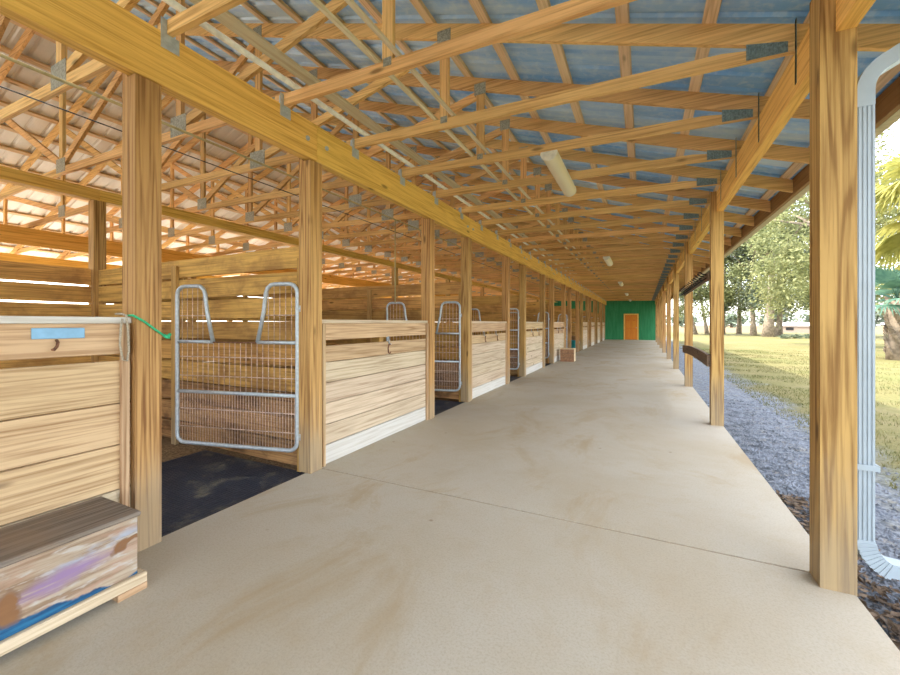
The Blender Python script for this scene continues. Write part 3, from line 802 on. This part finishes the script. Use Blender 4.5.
# ------------------------------------------------------------------ grass and gravel
def blades(n, fx, rng, hmin, hmax, w):
    m = MB()
    for _ in range(n):
        x, y = fx(rng)
        h = rng.uniform(hmin, hmax); a = rng.uniform(0, 2*PI); dx, dy = math.cos(a)*w, math.sin(a)*w
        lx, ly = rng.uniform(-.6,.6)*h, rng.uniform(-.6,.6)*h
        m.v += [(x-dx,y-dy,-.062),(x+dx,y+dy,-.062),(x+lx,y+ly,-.06+h)]; k = len(m.v); m.f.append((k-3,k-2,k-1)); m.sm.append(False)
    return m
rg = random.Random(3)
def near_grass(r):
    while True:
        x = 1.9 + abs(r.gauss(0, 1))*3.2; y = r.uniform(3.5, 26)
        if mnoise.noise(Vector((x*.9, y*.9, 0))) > -.15 and x < 11: return x, y
def tag_stuff(m, name, mat, label, cat): return tag(m.build(name, mat), label, cat, None, 'stuff')
tag_stuff(blades(26000, near_grass, rg, .02, .06, .006), 'grass', L_GRASS, 'short dry grass growing beyond the gravel strip', 'grass')
m = MB()
for _ in range(7000):
    r = abs(rg.gauss(0, .5)); x = .985 + r; y = rg.uniform(1.2, 9)**1.0
    if x > 2.4: continue
    s = rg.uniform(.006, .02); a = rg.uniform(0, 6.3); z = -.06
    c, q = math.cos(a)*s, math.sin(a)*s
    m.v += [(x+c,y+q,z),(x-q,y+c*.8,z),(x-c,y-q,z),(x+q,y-c*.7,z),(x,y,z+s*.9)]; k = len(m.v)-5
    m.f += [(k,k+1,k+4),(k+1,k+2,k+4),(k+2,k+3,k+4),(k+3,k,k+4)]; m.sm += [False]*4
M_PEB = plain('grey_gravel', (.18,.195,.22), .9, 0, .2, .5, 6)
tag_stuff(m, 'gravel', M_PEB, 'blue-grey gravel strewn along the edge of the slab', 'gravel')
m = MB()
for _ in range(900):
    y = rg.uniform(1.9, 4.2); x = .99 + abs(rg.gauss(0,.16)); a = rg.uniform(0,6.3); s = rg.uniform(.015,.045); z = -.055+rg.uniform(0,.02)
    c, q = math.cos(a)*s, math.sin(a)*s
    m.v += [(x-c,y-q,z),(x+q*.3,y-c*.3,z+.01),(x+c,y+q,z+rg.uniform(0,.015)),(x-q*.3,y+c*.3,z)]; k = len(m.v)-4
    m.f.append((k,k+1,k+2,k+3)); m.sm.append(False)
M_LITTER = plain('leaf_litter', (.15,.105,.07), .9, 0, .2, .6, 12)
tag_stuff(m, 'leaf_litter', M_LITTER, 'dark leaf litter beside the slab at the foreground post', 'leaf litter')

# ------------------------------------------------------------------ trees
def leaves(m, c, r, n, size, rng, droop=0.0, shell=.55):
    c = Vector(c)
    for _ in range(n):
        while True:
            d = Vector((rng.uniform(-1,1), rng.uniform(-1,1), rng.uniform(-1,1)))
            if .05 < d.length < 1: break
        d = d.normalized() * (shell + (1-shell)*rng.random())**1.0 * (rng.random()**.25)
        p = c + Vector((d.x*r[0], d.y*r[1], d.z*r[2] - droop*rng.random()**2))
        s = size*rng.uniform(.6, 1.3)
        u = Vector((rng.gauss(0,1), rng.gauss(0,1), rng.gauss(0,.7))).normalized(); w = u.orthogonal().normalized()
        w = (Matrix.Rotation(rng.uniform(0,6.3), 3, u) @ w)
        m.v += [p - u*s, p + w*s*.42, p + u*s, p - w*s*.42]; k = len(m.v)-4
        m.f.append((k,k+1,k+2,k+3)); m.sm.append(False)
def tree(name, label, x, y, h, tr, crown, mat, n, size, seed, lean=(0,0), group='oaks beyond the grass', fork=4, droop=1.0):
    rng = random.Random(seed)
    t = thing(name, label, 'tree', (x, y, -.06), 0, group)
    m = MB(); br = MB(); top = Vector((lean[0], lean[1], h*.62))
    pts = [Vector((0,0,-.05)), Vector((lean[0]*.15, lean[1]*.15, h*.12)), Vector((lean[0]*.5, lean[1]*.5, h*.35)), top]
    tr *= .68
    m.tube(pts, [tr*1.5, tr, tr*.8, tr*.5], 10)
    tips = []
    for k in range(fork):
        a = 2*PI*k/fork + rng.uniform(-.4,.4); st = pts[2].lerp(top, rng.uniform(0,.8)); e = Vector((top.x+math.cos(a)*crown[0]*.6, top.y+math.sin(a)*crown[0]*.6, h*rng.uniform(.62,.85)))
        md = st.lerp(e, .5) + Vector((0,0,rng.uniform(-.1,.6)))
        br.tube([st, md, e], [tr*.42, tr*.28, tr*.12], 7); tips.append(e)
    tk = m.build('trunk', M_BARK, t); br.build('branches', M_BARK, tk)
    f = MB()
    cl = tips + [Vector((top.x,top.y,h*.85))]
    for _ in range(26):
        zz = rng.uniform(.24, .95); rr = crown[0]*math.sqrt(max(.05, 1-((zz-.52)/.5)**2))*math.sqrt(rng.random()); aa = rng.uniform(0, 2*PI)
        cl.append(Vector((top.x*min(1, zz/.6)+math.cos(aa)*rr, top.y+math.sin(aa)*rr, h*zz)))
    for c in cl:
        q = rng.uniform(.75, 1.25); leaves(f, c, (crown[0]*.30*q, crown[0]*.30*q, crown[1]*.26*q), int(n*2.6)//len(cl), size*.58, rng, droop, .2)
    f.build('foliage', mat, t)
    return t
tree('oak_tree', 'leaning bare-trunked oak leftmost of the trees beyond the grass', 6.0, 58.5, 13, .30, (5,4.5), L_OAK, 4200, .30, 1, (-2.2,0))
tree('oak_tree', 'slim oak with a slanting trunk next to the leftmost leaning tree', 7.3, 58.9, 12, .26, (4,4), L_GREY, 3600, .30, 2, (-1.2,.5))
tree('oak_tree', 'slender pale-trunked oak left of the middle of the tree group', 9.1, 60.0, 14, .30, (5,5), L_OAK, 4600, .30, 3, (.3,0))
tree('oak_tree', 'straight grey-trunked oak left of the broad trunk', 11.2, 62.4, 15, .33, (6,6), L_GREY, 5000, .30, 4, (.3,.2))
tree('oak_tree', 'oak close against the left of the broad trunk', 11.4, 55.8, 14, .36, (5.5,5.5), L_OAK, 5200, .30, 5, (-.4,0))
tree('oak_tree', 'broad-trunked live oak in the middle of the tree group', 12.0, 52.5, 16, .62, (7,6.5), L_OAK, 7000, .30, 6, (.5,0), fork=6)
tree('oak_tree', 'dark-leaved oak right of the broad trunk', 13.9, 56.8, 15, .40, (6,6), L_GREY, 5600, .30, 7, (.6,0))
tree('oak_tree', 'near yellow-green oak behind the foreground post with low drooping boughs', 11.6, 31.5, 13, .42, (6.0,5.5), L_OAK2, 8500, .22, 8, (-1.0,0), fork=6, droop=1.6)
tree('oak_tree', 'tall oak in the distance between the foreground post and the palms', 25, 52, 17, .5, (8,7), L_OAK, 6000, .32, 9, (.5,0))
for i, (x, y, hh) in enumerate(((25,150,5),(36,152,6),(46,149,5),(57,151,7),(68,149,5.5),(12,153,5),(-3,152,6),(80,150,6),(95,150,7))):
    t = thing('distant_tree', 'low hazy tree on the horizon, %s from the left' % ORD[[6,5].index(i) if False else [2,3,4,5,6,1,0,7,8][i]], 'tree', (x, y, -.06), 0, 'trees along the horizon')
    r = random.Random(40+i); f = MB(); leaves(f, (0,0,hh*.5), (6.5,3,hh*.55), 700, .7, r, 0, .2); f.build('foliage', M_FARLEAF, t)
    m = MB(); m.tube([(0,0,-.05),(0,0,hh*.5)], [.4,.2], 8); m.build('trunk', M_BARK, t)
for i, (x, y) in enumerate(((11.9,46.6),(12.9,47.2),(14.0,47.8))):
    t = thing('low_shrub', 'low clipped shrub on the sunlit lawn, %s of three' % ('left','middle','right')[i], 'shrub', (x, y, -.06), 0, 'low shrubs on the lawn')
    r = random.Random(60+i); f = MB(); leaves(f, (0,0,.2), (.55,.55,.26), 500, .10, r, 0, .3); f.build('foliage', L_GREY, t)
    m = MB(); m.tube([(0,0,-.02),(0,0,.25)], .03, 6); m.build('stem', M_BARK, t)
# pale low shed far off
t = thing('garden_shed', 'low pale shed far beyond the oaks', 'shed', (20.2, 76.5, -.06), -.4)
M_SHED = plain('pale_shed_wall', (.30,.24,.19), .8); 
m = MB(); m.box(-2.6, 2.6, -1.2, 1.2, 0, 1.0); m.build('wall', M_SHED, t)
m = MB(); m.add([(-2.8,-1.4,1.0),(2.8,-1.4,1.0),(2.8,1.4,1.0),(-2.8,1.4,1.0),(-2.8,0,1.5),(2.8,0,1.5)], [(0,1,5,4),(2,3,4,5),(0,4,3),(1,2,5),(0,3,2,1)]); m.build('roof', plain('pale_roof', (.6,.58,.55), .7), t)
m = MB(); m.box(-.4, .5, -1.22, -1.205, .35, .8); m.build('window', M_BLACK, t)

# palms
def frond(mb, base, az, el, L, nseg, spread, droop, rng):
    d = Vector((math.cos(az)*math.cos(el), math.sin(az)*math.cos(el), math.sin(el)))
    p1 = base + d*L*.5; p1.z -= droop*.2
    mb.tube([base, base.lerp(p1, .5)+Vector((0,0,.04*L)), p1], [.025,.02,.014], 5)
    side = d.cross(Vector((0,0,1))).normalized(); up = side.cross(d)
    for i in range(nseg):
        a = -spread + 2*spread*i/(nseg-1)
        e = (d*math.cos(a) + side*math.sin(a)).normalized(); ll = L*.62*(1-.25*abs(a)/spread)
        tip = p1 + e*ll; tip.z -= droop*(.35+.5*rng.random()); md = p1 + e*ll*.55; md.z -= droop*.10
        w = up.cross(e).normalized()*.035*L/1.6
        mb.v += [p1-w*.2, p1+w*.2, md+w, tip, md-w]; k = len(mb.v)-5; mb.f.append((k,k+1,k+2,k+3,k+4)); mb.sm.append(False)
def palm(label, x, y, h, mat, L, n, seed, skirt=0, tr=.2, els=(-.5,1.2), droop=.8):
    rng = random.Random(seed)
    t = thing('cabbage_palm', label, 'palm', (x, y, -.06), 0, 'palms on the lawn')
    m = MB(); m.tube([(0,0,-.05),(.02,0,h*.4),(0,.03,h)], [tr*1.2,tr,tr*.95], 12)
    for i in range(int(h/.11)):
        for k in range(5):
            a = 2*PI*k/5 + i*1.1; z = .15+i*.11
            if z > h-.1: continue
            p = Vector((math.cos(a)*tr*.95, math.sin(a)*tr*.95, z)); m.bar(p, p+Vector((math.cos(a)*.12, math.sin(a)*.12, .24)), .11, .035, (-math.sin(a), math.cos(a), 0))
    m.build('trunk', M_BARK, t)
    for i in range(n):
        f = MB(); frond(f, Vector((0,0,h)), 2.4*i+rng.uniform(-.2,.2), rng.uniform(*els), L*rng.uniform(.85,1.15), 22, 1.25, droop*rng.uniform(.6,1.2), rng); f.build('frond', mat, t)
    if skirt:
        for i in range(skirt):
            f = MB(); frond(f, Vector((0,0,h*rng.uniform(.55,.95))), 2.4*i, rng.uniform(-1.5,-1.2), L*rng.uniform(.35,.55), 14, .8, .2, rng); f.build('dead_frond', L_DEAD, t)
palm('low blue-green palm with a brown skirt of dead fronds at the right edge', 9.0, 21.6, 2.35, L_PALM, 1.8, 26, 11, 26, .30, (-.2,1.35), .55)
palm('tall yellow-green palm with drooping fronds at the right edge', 10.2, 21.2, 6.2, L_PALMY, 2.6, 30, 12, 8, .22, (-.7,1.2), 1.6)
palm('second yellow-green palm standing behind the tall one, with a shorter trunk', 12.4, 24.5, 5.2, L_PALMY, 2.8, 40, 13, 4, .22, (-.7,1.2), 1.4)

# ------------------------------------------------------------------ light
W = bpy.data.worlds.new('sky_world'); SC.world = W; W.use_nodes = True
nt = W.node_tree; bg = nt.nodes['Background']
sky = nt.nodes.new('ShaderNodeTexSky'); sky.sky_type = 'NISHITA'; sky.sun_disc = False
sky.sun_elevation = math.radians(50); sky.sun_rotation = math.radians(-100); sky.air_density = 1.0; sky.dust_density = 2.5; sky.ozone_density = 1.0
mx = nt.nodes.new('ShaderNodeMix'); mx.data_type = 'RGBA'; mx.inputs[0].default_value = .55
mul = nt.nodes.new('ShaderNodeMix'); mul.data_type = 'RGBA'; mul.blend_type = 'MULTIPLY'; mul.inputs[0].default_value = 1.0
nt.links.new(sky.outputs[0], mul.inputs[6]); mul.inputs[7].default_value = (.30,.30,.30,1)
nt.links.new(mul.outputs[2], mx.inputs[6]); mx.inputs[7].default_value = (1.0,.97,.93,1)
nt.links.new(mx.outputs[2], bg.inputs[0]); bg.inputs[1].default_value = 2.6
sl = bpy.data.lights.new('sun', 'SUN'); sl.energy = 3.3; sl.angle = math.radians(.8); sl.color = (1,.95,.86)
so = bpy.data.objects.new('sun', sl); COL.objects.link(so)
sd = Vector((-.55,-.20,.825)).normalized(); so.rotation_euler = sd.to_track_quat('Z', 'Y').to_euler(); so.location = (-30,-10,40)

# ------------------------------------------------------------------ camera
cam = bpy.data.cameras.new('camera'); co = bpy.data.objects.new('camera', cam); COL.objects.link(co)
co.location = (0,0,1.386); co.rotation_euler = (PI/2, 0, math.radians(26.0))
cam.sensor_width = 36; cam.lens = 395/900*36; cam.shift_y = -14.5/900; cam.clip_end = 1000; cam.clip_start = .05
SC.camera = co
vs = SC.view_settings; vs.view_transform = 'Standard'; vs.look = 'None'; vs.gamma = 1; vs.use_curve_mapping = False; vs.exposure = 1.1
